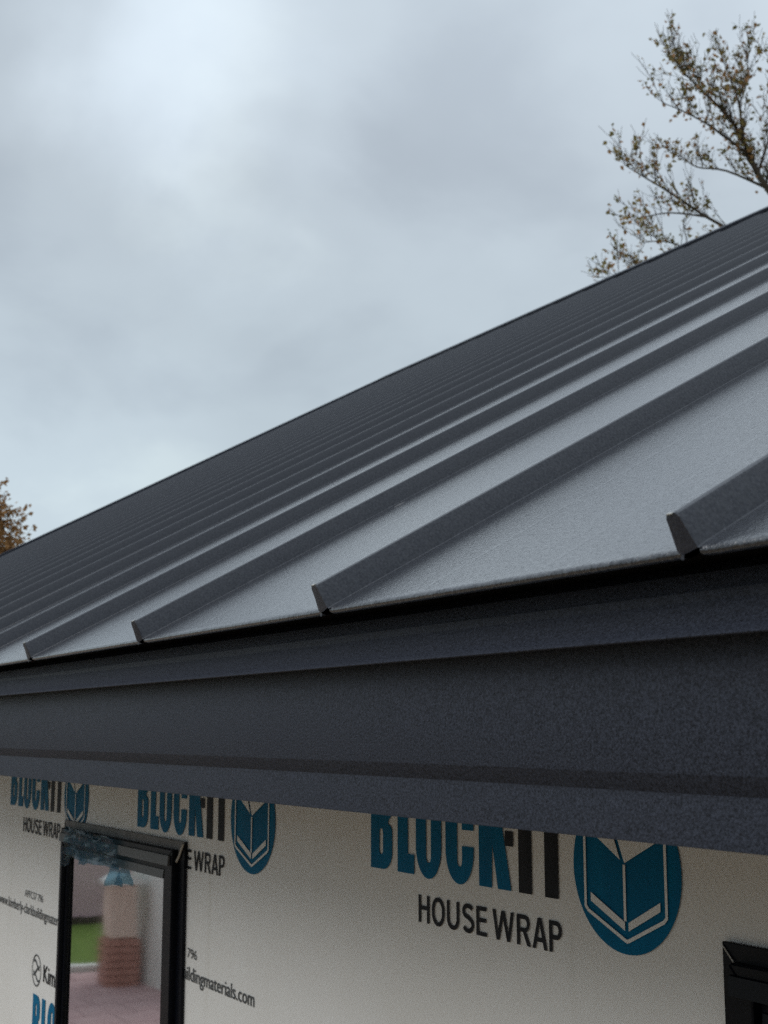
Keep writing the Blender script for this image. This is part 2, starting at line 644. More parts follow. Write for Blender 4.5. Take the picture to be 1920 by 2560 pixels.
def tab_mesh(seed):
    """folded tab that closes the end of a seam, a little crooked"""
    rnd = random.Random(seed)
    j = lambda s: rnd.uniform(-s, s)
    d = 0.0012
    front = [(-0.0060 + j(.0004), -0.0012, 0.0026 + j(.0004)), (-0.0030, -0.0016, 0.0010 + j(.0004)), (0.0030, -0.0010, 0.0024 + j(.0004)), (0.0082 + j(.0005), 0.0004, 0.0036),
             (0.0010, 0.0028, 0.0206), (-0.0016, 0.0032, 0.0227 + j(.0003)), (-0.0078 + j(.0003), 0.0030, 0.0226 + j(.0004)), (-0.0082, 0.0022, 0.0200), (-0.0074, 0.0010, 0.0125)]
    back = [(a, b + d, c) for (a, b, c) in front]
    k = len(front)
    verts = front + back
    faces = [tuple(range(k)), tuple(range(2 * k - 1, k - 1, -1))]
    for i in range(k):
        q = (i + 1) % k
        faces.append((i, k + i, k + q, q))
    # a small curled ear bent over the pan edge beside the notch
    n = len(verts)
    verts += [(-0.0030, -0.0018, 0.0014), (-0.0040, -0.0028, -0.0010), (-0.0014, -0.0030, -0.0014), (-0.0010, -0.0017, 0.0010)]
    faces.append((n, n + 1, n + 2, n + 3))
    me = mesh('seam_end_tab', verts, faces)
    bm = bmesh.new()
    bm.from_mesh(me)
    bmesh.ops.recalc_face_normals(bm, faces=bm.faces)
    bm.to_mesh(me)
    bm.free()
    return me


pans = [panel_mesh(i) for i in range(5)]
ribs = [rib_mesh(i) for i in range(5)]
tabs = [tab_mesh(i) for i in range(7)]
for m_ in pans:
    m_.materials.append(M['roof'])
for m_ in ribs + tabs:
    m_.materials.append(M['seam'])
kmin = -int((XR + RIBX * -1) / SP)
kmax = int((-XL + RIBX) / SP)
base_m = rot.to_4x4()
for k in range(kmin, kmax + 1):
    x = RIBX - k * SP
    p = link('roof_panel', pans[k % 5], None, house)
    p.matrix_local = Matrix.Translation((x, EY - WY, EZ)) @ base_m
    s = link('standing_seam', ribs[k % 5], None, p)
    t = link('seam_end_tab', tabs[k % 7], None, p)
    chip = MB()
    rk_ = random.Random(k + 9)
    c0 = -0.0070 + rk_.uniform(0, .002)
    c1 = c0 + rk_.uniform(.003, .0055)
    chip.box(c0, c1, 0.0024, 0.0038 + rk_.uniform(0, .002), 0.0223, 0.0230)
    chip.build('bare_metal_edge', M['bare'], p)
    t.rotation_euler = (0, R(random.Random(k).uniform(-3, 3)), R(random.Random(k + 50).uniform(-8, 5)))

# a small nick in the sheet beside the third rib
nk = MB()
nk.v = [(0, 0, 0), (.011, .007, .0003), (.016, .014, .0018), (.007, .009, .0022), (.001, .003, .0012)]
nk.f = [(0, 1, 2, 3, 4)]
nick = hpart(nk.build('sheet_nick', M['seam'], house))
nick.matrix_local = Matrix.Translation(Vector((-1.2816, 0.7634, HC + 0.2470)) - Vector((0, WY, 0))) @ base_m @ Matrix.Scale(0.75, 4)
# roof deck, back slope, ridge and rake trims
db = MB()
db.v = []


def slope_pt(x, v, n):
    return (x, EY + v * CS - n * SN, EZ + v * SN + n * CS)


def deck(x0, x1, v0, v1, n0, n1):
    b = MB()
    q = [slope_pt(x, v, n) for x in (x0, x1) for v in (v0, v1) for n in (n0, n1)]
    b.v = q
    b.f = [(0, 1, 3, 2), (4, 6, 7, 5), (0, 4, 5, 1), (2, 3, 7, 6), (0, 2, 6, 4), (1, 5, 7, 3)]
    return b


hpart(deck(XL + 0.02, XR - 0.02, 0.052, LEN, -0.030, -0.0125).build('roof_deck', M['underlay'], house))
rk = MB()
rk.v = [slope_pt(XL - 0.02, -0.004, -0.10), slope_pt(XL + 0.09, -0.004, -0.10), slope_pt(XL + 0.09, LEN, -0.10), slope_pt(XL - 0.02, LEN, -0.10),
        slope_pt(XL - 0.02, -0.004, 0.042), slope_pt(XL + 0.09, -0.004, 0.042), slope_pt(XL + 0.09, LEN, 0.042), slope_pt(XL - 0.02, LEN, 0.042)]
rk.f = [(0, 1, 2, 3), (4, 7, 6, 5), (0, 4, 5, 1), (1, 5, 6, 2), (2, 6, 7, 3), (3, 7, 4, 0)]
hpart(rk.build('rake_trim', M['trim'], house, bevel=0.004))
rk2 = MB()
rk2.v = [(v[0] + (XR - XL) - 0.07, v[1], v[2]) for v in rk.v]
rk2.f = rk.f
hpart(rk2.build('rake_trim', M['trim'], house, bevel=0.004))
rc = MB()
a = slope_pt(0, LEN - 0.16, 0.022)
a2 = slope_pt(0, LEN - 0.16, 0.040)
top = (RIDGE_Y, RIDGE_Z + 0.052)
rc.prism([(a[1], a[2]), (a2[1], a2[2]), top, (2 * RIDGE_Y - a2[1], a2[2]), (2 * RIDGE_Y - a[1], a[2]), (RIDGE_Y, RIDGE_Z + 0.02)], 'x', XL - 0.03, XR + 0.03)
hpart(rc.build('ridge_cap', M['trim'], house))
bs = MB()
bs.prism([(RIDGE_Y, RIDGE_Z), (2 * RIDGE_Y - EY, EZ), (2 * RIDGE_Y - EY, EZ - 0.03), (RIDGE_Y, RIDGE_Z - 0.03)], 'x', XL, XR)
hpart(bs.build('back_roof_slope', M['roof'], house))


# eave trims --------------------------------------------------------
def swept(name, prof, mat, amp=0.0008, seed=0, sharp=28, step=0.35):
    """thin folded sheet: profile (y, z above camera) swept along the eave, slightly wavy"""
    verts, faces = [], []
    xs = []
    x = XL
    while x < XR:
        xs.append(x)
        x += step
    xs.append(XR)
    k = len(prof)
    for x in xs:
        for i, (y, z) in enumerate(prof):
            w = amp * noise.noise(Vector((x * 0.9 + seed * 7.3, seed + z * 6, 0.0)))
            w2 = amp * noise.noise(Vector((x * 0.8 + seed * 3.1, 4.0, z * 5)))
            verts.append((x, y + w, z + HC + w2))
    for i in range(len(xs) - 1):
        for j in range(k - 1):
            faces.append((i * k + j, i * k + j + 1, (i + 1) * k + j + 1, (i + 1) * k + j))
    me = mesh(name, verts, faces)
    for p in me.polygons:
        p.use_smooth = True
    me.set_sharp_from_angle(angle=R(sharp))
    return hpart(link(name, me, mat, house))


swept('drip_edge', [(0.526, 0.0905), (0.5165, 0.0845), (0.5150, 0.0790), (0.5130, 0.0710), (0.5100, 0.0635), (0.5060, 0.0568), (0.5003, 0.0521), (0.4945, 0.0493),
                    (0.4935, 0.0486), (0.4943, 0.0479), (0.5000, 0.0500), (0.5060, 0.0545)], M['trim'], 0.0008, 1, 40)
swept('fascia_trim', [(0.5120, 0.0740), (0.5120, 0.0300), (0.5117, -0.0232), (0.5120, -0.0240), (0.5180, -0.0342), (0.5181, -0.0350), (0.5150, -0.0611), (0.5152, -0.0621), (0.5165, -0.0621), (0.5240, -0.0520)],
      M['trim'], 0.0012, 2, 22)
sf = MB()
sf.box(XL, XR, 0.528, WY, HC - 0.046, HC - 0.040)
hpart(sf.build('soffit', M['trim'], house))
sb = MB()
sb.box(XL, XR, 0.5240, 0.560, HC - 0.038, HC + 0.070)
hpart(sb.build('sub_fascia', M['underlay'], house))

# walls -------------------------------------------------------------
WT = 0.15
W_TOP = HC - 0.03
WIN_W, WIN_H = 0.595, 0.80
windows = [(-2.545, 'far'), (-0.8245, 'near')]
wz1 = HC - 0.165
wz0 = wz1 - WIN_H
WLX, WRX = XL + 0.32, XR - 0.32
wall = empty('wall', (0, 0, 0), house)
wb = MB()
xs = [WLX]
for x, _ in windows:
    xs += [x + 0.028, x + WIN_W - 0.028]
xs.append(WRX)
for i in range(0, len(xs), 2):
    wb.box(xs[i], xs[i + 1], WY, WY + WT, 0.0, W_TOP)
for x, _ in windows:
    wb.box(x + 0.028, x + WIN_W - 0.028, WY, WY + WT, wz1 - 0.028, W_TOP)
    wb.box(x + 0.028, x + WIN_W - 0.028, WY, WY + WT, 0.0, wz0 + 0.028)
o = wb.build('house_wrap', M['wrap'], wall)
bm = bmesh.new()
bm.from_mesh(o.data)
bmesh.ops.remove_doubles(bm, verts=bm.verts, dist=1e-5)
bm.to_mesh(o.data)
bm.free()
wall.location = HOFF
for x0, x1 in ((WLX, WLX + WT), (WRX - WT, WRX)):
    g = MB()
    tp = lambda y: RIDGE_Z - abs(RIDGE_Y - y) * math.tan(SL) - 0.04
    g.prism([(WY + WT + 0.002, 0), (BACKY, 0), (BACKY, tp(BACKY)), (RIDGE_Y, tp(RIDGE_Y)), (WY + WT + 0.002, tp(WY + WT))], 'x', x0, x1)
    hpart(g.build('gable_wall', M['wrap'], house))
g = MB()
g.box(WLX + WT + .002, WRX - WT - .002, BACKY - WT, BACKY - 0.002, 0, W_TOP)
hpart(g.build('back_wall', M['wrap'], house))
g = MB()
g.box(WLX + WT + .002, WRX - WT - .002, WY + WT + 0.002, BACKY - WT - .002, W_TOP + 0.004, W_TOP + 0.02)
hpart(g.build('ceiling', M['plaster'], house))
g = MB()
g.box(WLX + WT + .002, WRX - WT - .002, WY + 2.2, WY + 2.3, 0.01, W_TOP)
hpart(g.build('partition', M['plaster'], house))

# printed lettering on the wrap ---------------------------------------
PY = WY - 0.0012


def fill2d(loops):
    """triangulated flat shape with holes from closed 2D loops -> verts2d, faces"""
    cu = bpy.data.curves.new('tmp', 'CURVE')
    cu.dimensions = '2D'
    cu.fill_mode = 'FRONT'
    for lp in loops:
        s = cu.splines.new('POLY')
        s.points.add(len(lp) - 1)
        for i, (x, y) in enumerate(lp):
            s.points[i].co = (x, y, 0, 1)
        s.use_cyclic_u = True
    ob = bpy.data.objects.new('tmp', cu)
    COL.objects.link(ob)
    dg = bpy.context.evaluated_depsgraph_get()
    me = ob.evaluated_get(dg).to_mesh()
    vs = [(v.co.x, v.co.y) for v in me.vertices]
    fs = [tuple(p.vertices) for p in me.polygons]
    ob.evaluated_get(dg).to_mesh_clear()
    bpy.data.objects.remove(ob, do_unlink=True)
    bpy.data.curves.remove(cu)
    return vs, fs


def text2d(txt, width, height_ref, offset=0.0, ref='H', spacing=1.0):
    """built-in sans lettering scaled to a width and to a cap height"""
    cu = bpy.data.curves.new('tmp', 'FONT')
    cu.body = txt
    cu.size = 1.0
    cu.offset = offset
    cu.space_character = spacing
    cu.resolution_u = 3
    ob = bpy.data.objects.new('tmp', cu)
    COL.objects.link(ob)
    dg = bpy.context.evaluated_depsgraph_get()
    me = ob.evaluated_get(dg).to_mesh()
    vs = [(v.co.x, v.co.y) for v in me.vertices]
    fs = [tuple(p.vertices) for p in me.polygons]
    ob.evaluated_get(dg).to_mesh_clear()
    bpy.data.objects.remove(ob, do_unlink=True)
    bpy.data.curves.remove(cu)
    x0, x1 = min(v[0] for v in vs), max(v[0] for v in vs)
    cap = 0.71 if txt != txt.upper() else max(v[1] for v in vs)
    kx, ky = width / (x1 - x0), height_ref / cap
    return [((v[0] - x0) * kx, v[1] * ky) for v in vs], fs


def stad(x0, x1, z0, z1, rx, rz, n=10):
    """rounded rectangle with elliptical corners"""
    pts = []
    for cx, cz, a0 in ((x1 - rx, z1 - rz, 0), (x0 + rx, z1 - rz, 90), (x0 + rx, z0 + rz, 180), (x1 - rx, z0 + rz, 270)):
        for i in range(n + 1):
            t = R(a0 + 90 * i / n)
            pts.append((cx + rx * math.cos(t), cz + rz * math.sin(t)))
    return pts


H = 0.100


def letters_blue():
    out = []
    # B
    w = 0.048
    outer = [(0, 0)]
    for cx, cz, rx, rz, a0, a1 in ((w - .020, .020, .020, .020, -90, 0), (w - .012, .042, .012, .009, 0, 78)):
        for i in range(9):
            t = R(a0 + (a1 - a0) * i / 8)
            outer.append((cx + rx * math.cos(t), cz + rz * math.sin(t)))
    outer.append((w - .0085, .0535))
    for cx, cz, rx, rz, a0, a1 in ((w - .012, .064, .011, .009, -70, 0), (w - .021, .080, .020, .020, 0, 90)):
        for i in range(9):
            t = R(a0 + (a1 - a0) * i / 8)
            outer.append((cx + rx * math.cos(t), cz + rz * math.sin(t)))
    outer.append((0, H))
    out.append([outer, stad(.0195, .0275, .016, .045, .0035, .005, 5), stad(.0195, .0270, .060, .084, .0035, .005, 5)])
    # L
    x = .060
    out.append([[(x, 0), (x + .0355, 0), (x + .0355, .021), (x + .022, .021), (x + .022, H), (x, H)]])
    # O
    x0, x1 = .099, .1505
    out.append([stad(x0, x1, -.0022, H + .002, .0255, .034), stad(x0 + .021, x1 - .0205, .0145, H - .0145, .0048, .007, 6)])
    # C
    x0, x1 = .159, .212
    rx, rz = .0262, .034
    o = []
    z0, z1 = -.0022, H + .002

    def arc(cx, cz, ax, az, a0, a1, n=10):
        return [(cx + ax * math.cos(R(a0 + (a1 - a0) * i / n)), cz + az * math.sin(R(a0 + (a1 - a0) * i / n))) for i in range(n + 1)]
    o += [(x1, .037)]
    o += arc(x1 - rx, z0 + rz, rx, rz, 0, -90)
    o += arc(x0 + rx, z0 + rz, rx, rz, -90, -180)
    o += arc(x0 + rx, z1 - rz, rx, rz, 180, 90)
    o += arc(x1 - rx, z1 - rz, rx, rz, 90, 0)
    o += [(x1, .0535), (x0 + .0315, .0535)]
    o += arc(x0 + .0268, .080, .0047, .006, 0, 180, 8)
    o += arc(x0 + .0268, .0215, .0047, .006, 180, 360, 8)
    o += [(x0 + .0315, .037)]
    out.append([o])
    # K
    x = .2216
    out.append([[(x, 0), (x + .0226, 0), (x + .0236, .044), (x + .0330, 0), (x + .0560, 0), (x + .0420, .058), (x + .0540, H), (x + .0320, H), (x + .0238, .074), (x + .0228, .074), (x + .0226, H), (x, H)]])
    return out


def letters_black():
    out = [[[(.2675, .0426), (.2813, .0426), (.2813, .0572), (.2675, .0572)]]]
    out.append([[(.290, 0), (.3114, 0), (.3114, H), (.290, H)]])
    out.append([[(.332, 0), (.353, 0), (.353, H - .018), (.3665, H - .018), (.3665, H), (.3185, H), (.3185, H - .018), (.332, H - .018)]])
    return out


def flat_mesh(name, shapes, y):
    vs, fs = [], []
    for (v2, f2) in shapes:
        n = len(vs)
        vs += [(a, y, b) for a, b in v2]
        fs += [tuple(n + i for i in f) for f in f2]
    me = mesh(name, vs, fs)
    bm = bmesh.new()
    bm.from_mesh(me)
    for f in bm.faces:
        if f.normal.y > 0:
            f.normal_flip()
    bm.to_mesh(me)
    bm.free()
    return me


def shift(s, dx, dz):
    return [(a + dx, b + dz) for a, b in s[0]], s[1]


blue_me = [flat_mesh('blue_letter', [fill2d(l)], 0) for l in letters_blue()]
black_me = [flat_mesh('black_letter', [fill2d(l)], 0) for l in letters_black()]


def grotesque():
    """HOUSE WRAP in a narrow grotesque, baseline z = -.0490, cap height .0288"""
    z, h, w = -.0490, .0288, .0050
    T = z + h
    out = []

    def add(*loops):
        out.append(fill2d(list(loops)))
    x, e = .1042, .1262
    m = z + h * .54
    add([(x, z), (x + w, z), (x + w, m - .0022), (e - w, m - .0022), (e - w, z), (e, z), (e, T), (e - w, T), (e - w, m + .0022), (x + w, m + .0022), (x + w, T), (x, T)])
    x, e = .1311, .1561
    add(stad(x, e, z - .0005, T + .0005, .0124, .0135), stad(x + w, e - w, z + .0040, T - .0040, .0074, .0098))
    x, e = .1607, .1840
    r = (e - x) / 2
    c = (x + e) / 2
    arc = lambda rr, rz, a0, a1, zc: [(c + rr * math.cos(R(a0 + (a1 - a0) * i / 12)), zc + rz * math.sin(R(a0 + (a1 - a0) * i / 12))) for i in range(13)]
    add([(x, T)] + arc(r, .0105, 180, 360, z + .0100) + [(e, T), (e - w, T)] + arc(r - w, .0066, 360, 180, z + .0105) + [(x + w, T)])
    x, e = .1897, .2113
    c = (x + e) / 2
    q = []
    for i in range(29):
        t = i / 28
        a = R(28 + t * 235) if t < .5 else None
        if t <= .5:
            a = R(25 + (t / .5) * 235)
            q.append((c + .0083 * math.cos(a), T - .0074 + .0055 * math.sin(a)))
        else:
            a = R(80 - ((t - .5) / .5) * 235)
            q.append((c + .0085 * math.cos(a), z + .0082 + .0062 * math.sin(a)))
    add(stroke(q, .0047))
    x, e = .2156, .2342
    add([(x, z), (e, z), (e, z + .0042), (x + w, z + .0042), (x + w, m - .0022), (e - .0012, m - .0022), (e - .0012, m + .0020), (x + w, m + .0020), (x + w, T - .0042), (e - .0004, T - .0042), (e - .0004, T), (x, T)])
    x, e = .2443, .2807
    c = (x + e) / 2
    add([(x, T), (x + .0068, z), (x + .0118, z), (c, T - .0075), (e - .0118, z), (e - .0068, z), (e, T), (e - w, T), (e - .0093, z + .0078), (c + .0026, T), (c - .0026, T), (x + .0093, z + .0078), (x + w, T)])
    x, e = .2855, .3080
    bw = [(e - .0015 - .0080 + .0080 * math.cos(R(-90 + 180 * i / 10)), T - .0081 + .0081 * math.sin(R(-90 + 180 * i / 10))) for i in range(11)]
    add([(x, z), (x + w, z), (x + w, T - .0162), (x + .0098, T - .0162), (e - .0056, z), (e, z), (e - .0072, T - .0158)] + bw[1:] + [(x, T)],
        [(x + w, T - .0042), (x + w, T - .0122)] + [(e - .0095 + .0036 * math.cos(R(-90 + 180 * i / 8)), T - .0082 + .0040 * math.sin(R(-90 + 180 * i / 8))) for i in range(9)])
    x, e = .3107, .3341
    c = (x + e) / 2
    add([(x, z), (x + .0050, z), (x + .0070, z + .0066), (e - .0070, z + .0066), (e - .0050, z), (e, z), (c + .0029, T), (c - .0029, T)],
        [(x + .0082, z + .0106), (e - .0082, z + .0106), (c, T - .0060)])
    x, e = .3372, .3566
    bw = [(e - .0086 + .0086 * math.cos(R(-90 + 180 * i / 10)), T - .0086 + .0086 * math.sin(R(-90 + 180 * i / 10))) for i in range(11)]
    add([(x, z), (x + w, z), (x + w, T - .0172)] + bw + [(x, T)],
        [(x + w, T - .0042), (x + w, T - .0130)] + [(e - .0088 + .0040 * math.cos(R(-90 + 180 * i / 8)), T - .0086 + .0044 * math.sin(R(-90 + 180 * i / 8))) for i in range(9)])
    return out


num_me = flat_mesh('printed_line', [shift(text2d('APFCS7 796', .127, .0135, 0.0), .1360, -.1755)], 0)
url_me = flat_mesh('printed_line', [shift(text2d('www.kimberly-clarkbuildingmaterials.com', .520, .0200, 0.006), -.0575, -.2075)], 0)
kc_me = flat_mesh('printed_line', [shift(text2d('Kimberly-Clark', .30, .0315, 0.012), .0615, .1315)], 0)


def ring(cx, cz, r0, r1, n=40):
    return [[(cx + r1 * math.cos(2 * math.pi * i / n), cz + r1 * math.sin(2 * math.pi * i / n)) for i in range(n)],
            [(cx + r0 * math.cos(2 * math.pi * i / n), cz + r0 * math.sin(2 * math.pi * i / n)) for i in range(n)]]


def stroke(pts, w):
    """polyline thickened to a closed loop"""
    L_, R_ = [], []
    for i, p in enumerate(pts):
        a, b = Vector(pts[max(i - 1, 0)]), Vector(pts[min(i + 1, len(pts) - 1)])
        d = (b - a).normalized()
        nn = Vector((-d.y, d.x)) * w / 2
        L_.append((p[0] + nn.x, p[1] + nn.y))
        R_.append((p[0] - nn.x, p[1] - nn.y))
    return L_ + R_[::-1]


def sym():
    c = (.015, .145)
    shp = [fill2d(ring(c[0], c[1], .0272, .0300))]
    for s, oz in ((1, .0125), (-1, -.0005), (1, -.0135)):
        pts = [(c[0] + s * (-.019 + .038 * t / 10), c[1] + oz + .0055 * math.sin(t / 10 * math.pi * 1.7 + .4)) for t in range(11)]
        shp.append(fill2d([stroke(pts, .0042)]))
    return shp


sym_me = flat_mesh('round_symbol', sym(), 0)
house_wrap_me = flat_mesh('printed_words', grotesque(), 0)
# emblem: blue disc, open book in bare wrap colour on top of it
EC = (.4485, .0352)
er = .072
disc_me = flat_mesh('blue_disc', [fill2d([[(EC[0] + er * math.cos(2 * math.pi * i / 72), EC[1] + er * math.sin(2 * math.pi * i / 72)) for i in range(72)]])], 0)


def mitred(pts, w):
    n = len(pts)
    L_, R_ = [], []
    for i, p in enumerate(pts):
        p = Vector(p)
        d0 = (p - Vector(pts[i - 1])).normalized() if i else (Vector(pts[1]) - p).normalized()
        d1 = (Vector(pts[i + 1]) - p).normalized() if i < n - 1 else d0
        n0, n1 = Vector((-d0.y, d0.x)), Vector((-d1.y, d1.x))
        mt = (n0 + n1).normalized()
        k = w / 2 / max(0.35, mt.dot(n0))
        L_.append(tuple(p + mt * k))
        R_.append(tuple(p - mt * k))
    return L_ + R_[::-1]


def book():
    cx, cz = EC
    lx, rx_, bx = cx - .0540, cx + .0535, cx + .0020
    zlow, zb = cz - .0340, cz - .0590
    zt = cz + .052
    out = []
    outline = [(lx, zt), (lx, zlow - .002), (lx + .0035, zlow - .0055), (bx - .003, zb - .0008), (bx, zb - .0018), (bx + .003, zb - .0008), (rx_ - .0035, zlow - .0050), (rx_, zlow - .0015), (rx_, zt)]
    out.append([mitred(outline, .0032)])
    # pages at the foot of the book
    out.append([[(lx + .0075, cz - .0235), (bx - .0024, cz - .0448), (bx - .0024, cz - .0520), (lx + .0075, cz - .0310)]])
    out.append([[(rx_ - .0075, cz - .0235), (bx + .0024, cz - .0448), (bx + .0024, cz - .0520), (rx_ - .0075, cz - .0310)]])
    # spine and the open pages above it
    out.append([[(bx - .0034, cz + .0042), (bx - .0002, cz + .0042), (bx - .0002, cz - .0438), (bx - .0034, cz - .0438)]])
    out.append([[(bx - .0010, cz + .0056), (bx + .0435, cz + .0270), (bx + .0435, cz + .0440), (bx - .018, cz + .0440)]])
    out.append([[(bx - .0068, cz + .0080), (bx - .0225, cz + .0440), (bx - .046, cz + .0440), (bx - .046, cz + .0300)]])
    return out


book_me = flat_mesh('book_outline', [fill2d(l) for l in book()], 0)

def put(me, name, mat, x, z, dy=0.0):
    o = link(name, me, mat, wall)
    o.location = (x, PY - dy, z)
    return o


def print_unit(x, z, clark):
    for me in blue_me:
        put(me, 'printed_blue_letter', M['blue_ink'], x, z)
    for me in black_me:
        put(me, 'printed_black_letter', M['black_ink'], x, z)
    put(house_wrap_me, 'printed_words', M['black_ink'], x, z)
    put(num_me, 'printed_small_line', M['grey_ink'], x, z)
    put(url_me, 'printed_web_address', M['grey_ink'], x, z)
    put(disc_me, 'printed_disc', M['blue_ink'], x, z)
    put(book_me, 'printed_book_outline', M['wrap'], x, z, 0.0012)
    if clark:
        put(sym_me, 'printed_round_symbol', M['grey_ink'], x, z)
        put(kc_me, 'printed_words', M['black_ink'], x, z)


for k in range(-1, 11):
    print_unit(-1.394 - .775 * k, HC - .1555, False)
for row in range(1, 4):
    for k in range(-1, 8 if row == 1 else 5):
        off = .223 * row
        x = -2.944 + off % .775 + .775 * 2 - .775 * k
        print_unit(x, HC - .1555 - .4505 * row, True)


# windows ------------------------------------------------------------
def ring_boxes(x0, x1, z0, z1, t, y0, y1):
    """four mitred bars of a rectangular frame, as prisms"""
    bars = []
    o = [(x0, z0), (x1, z0), (x1, z1), (x0, z1)]
    tl, tr, tb_, tt = t if isinstance(t, tuple) else (t, t, t, t)
    i = [(x0 + tl, z0 + tb_), (x1 - tr, z0 + tb_), (x1 - tr, z1 - tt), (x0 + tl, z1 - tt)]
    for k in range(4):
        q = (k + 1) % 4
        bars.append([o[k], o[q], i[q], i[k]])
    out = []
    for p in bars:
        b = MB()
        b.prism(p, 'y', y0, y1)
        out.append(b)
    return out                                # sill, right stile, head, left stile


def window(x, side):
    """in house coordinates; x is the left edge of the nailing flange"""
    w = empty('window', (x, -0.0, wz0), house)
    X0, X1, Z0, Z1 = 0.0, WIN_W, 0.0, WIN_H

    for nm, b in zip(('sill_flange', 'side_flange', 'head_flange', 'side_flange'), ring_boxes(X0, X1, Z0, Z1, .030, -.006, -.0015)):
        b.build(nm, M['flash'] if (nm == 'head_flange' and side == 'far') else M['frame'], w, bevel=.0006)
    # outer frame: slim hinge jamb on the far side, deep lock jamb on the near side
    jl, jr = (.012, .030) if side == 'far' else (.024, .024)
    il = .012 if side == 'far' else .016
    for nm, b in zip(('sill_frame', 'jamb_frame', 'head_frame', 'jamb_frame'), ring_boxes(X0 + il, X1 - .024, Z0 + .012, Z1 - .0135, (jl, jr, .022, .024), -.016, .05)):
        b.build(nm, M['frame'], w, bevel=.0012)
    # sloped head cover strip and inner stop, far window's dusty grey has sky light painted in
    head_tone = M['rail'] if side == 'far' else M['frame']
    b = MB()
    b.prism([(-.0163, Z1 - .0372), (-.0205, Z1 - .0372), (-.0190, Z1 - .0225), (-.0163, Z1 - .0217)], 'x', X0 + il + .003, X1 - .032)
    b.build('head_cover', head_tone, w)
    sx0, sx1 = X0 + il + jl + .0006, X1 - .024 - jr - .0006
    for nm, b in zip(('bottom_rail', 'sash_stile', 'top_rail', 'sash_stile'), ring_boxes(sx0, sx1, Z0 + .39, Z1 - .0382, (.007, .024, .022, .012), -.008, .010)):
        b.build(nm, M['frame'], w, bevel=.0012)
    b = MB()
    b.prism([(-.0083, Z1 - .0600), (-.0118, Z1 - .0600), (-.0100, Z1 - .0470), (-.0083, Z1 - .0465)], 'x', sx0 + .004, sx1 - .018)
    b.build('glazing_bead', head_tone, w)
    for nm, b in zip(('bottom_rail', 'sash_stile', 'meeting_rail', 'sash_stile'), ring_boxes(sx0, sx1, Z0 + .0346, Z0 + .43, (.007, .024, .022, .022), .0115, .034)):
        b.build(nm, M['frame'], w, bevel=.0012)
    b = MB()
    b.box(sx0 + .006, sx1 - .023, -.004, 0.0, Z0 + .400, Z1 - .047)
    b.build('pane', M['glass'], w)
    b = MB()
    b.box(sx0 + .006, sx1 - .023, .018, .022, Z0 + .052, Z0 + .412)
    b.build('pane', M['glass'], w)
    # pale torn sealant line across the mitre of the flange
    if side == 'far':
        b = MB()
        b.tube([(X1 - .001, -.0075, Z1 - .003), (X1 - .014, -.0085, Z1 - .022), (X1 - .024, -.0085, Z1 - .031), (X1 - .034, -.009, Z1 - .0315)], [.0018, .0020, .0022, .0010], 5)
        b.build('sealant_bead', M['caulk'], w, smooth=True)
    else:
        b = MB()
        b.tube([(X0 + .0015, -.0068, Z1 - .003), (X0 + .010, -.0075, Z1 - .0105), (X0 + .0165, -.0078, Z1 - .0165), (X0 + .0195, -.0085, Z1 - .0195), (X0 + .0205, -.0085, Z1 - .0208)], [.0006, .0007, .0008, .0017, .0007], 6)
        b.build('sealant_bead', M['caulk'], w, smooth=True)
    return w


def crumple(name, poly, y, amp, parent, seed, n=22):
    """crumpled sheet inside a convex quad given as four (x,z) corners"""
    (ax, az), (bx, bz), (cx, cz), (dx, dz) = poly
    vs, fs = [], []
    for i in range(n + 1):
        for j in range(n + 1):
            s, t = i / n, j / n
            x = (ax * (1 - s) + bx * s) * (1 - t) + (dx * (1 - s) + cx * s) * t
            z = (az * (1 - s) + bz * s) * (1 - t) + (dz * (1 - s) + cz * s) * t
            e = noise.noise(Vector((s * 3 + seed, t * 3, 1.7))) * 0.006
            d = abs(noise.noise(Vector((s * 4 + seed * 3, t * 3, seed)))) + 0.5 * abs(noise.noise(Vector((s * 9, t * 8, seed + 5))))
            vs.append((x + e, y - amp * d, z + e * 0.7))
    for i in range(n):
        for j in range(n):
            a = i * (n + 1) + j
            fs.append((a, a + n + 1, a + n + 2, a + 1))
    return link(name, mesh(name, vs, fs), M['film'], parent, smooth=True)


for x, side in windows:
    w = window(x, side)
    if side == 'far':
        zt = WIN_H
        crumple('protective_film', [(.050, zt - .060), (.352, zt - .062), (.325, zt - .012), (.060, zt - .008)], -.0215, .006, w, 1)
        crumple('protective_film', [(.255, zt - .094), (.352, zt - .088), (.330, zt - .058), (.292, zt - .058)], -.0125, .003, w, 2, 10)
        crumple('protective_film', [(.030, zt - .082), (.080, zt - .076), (.100, zt - .040), (.036, zt - .046)], -.0205, .004, w, 3, 10)

# ------------------------------------------------------------------ yard in front of the house (mirrored in the glass)
gw_ = empty('garden_wall', (-18.6, -6.0, 0))
tag(gw_, 'low mauve painted garden wall beyond the lawn, mirrored in the window', 'wall')
b = MB()
b.box(-.12, .12, -14, 18, 0, 1.75)
b.build('wall_face', M['mauve'], gw_)
b = MB()
b.box(-.17, .17, -14.05, 18.05, 1.752, 1.83)
b.build('coping', M['pale'], gw_, bevel=.01)
b = MB()
b.box(.122, .16, -14, 18, 0, .10)
b.build('plinth', M['bark'], gw_)

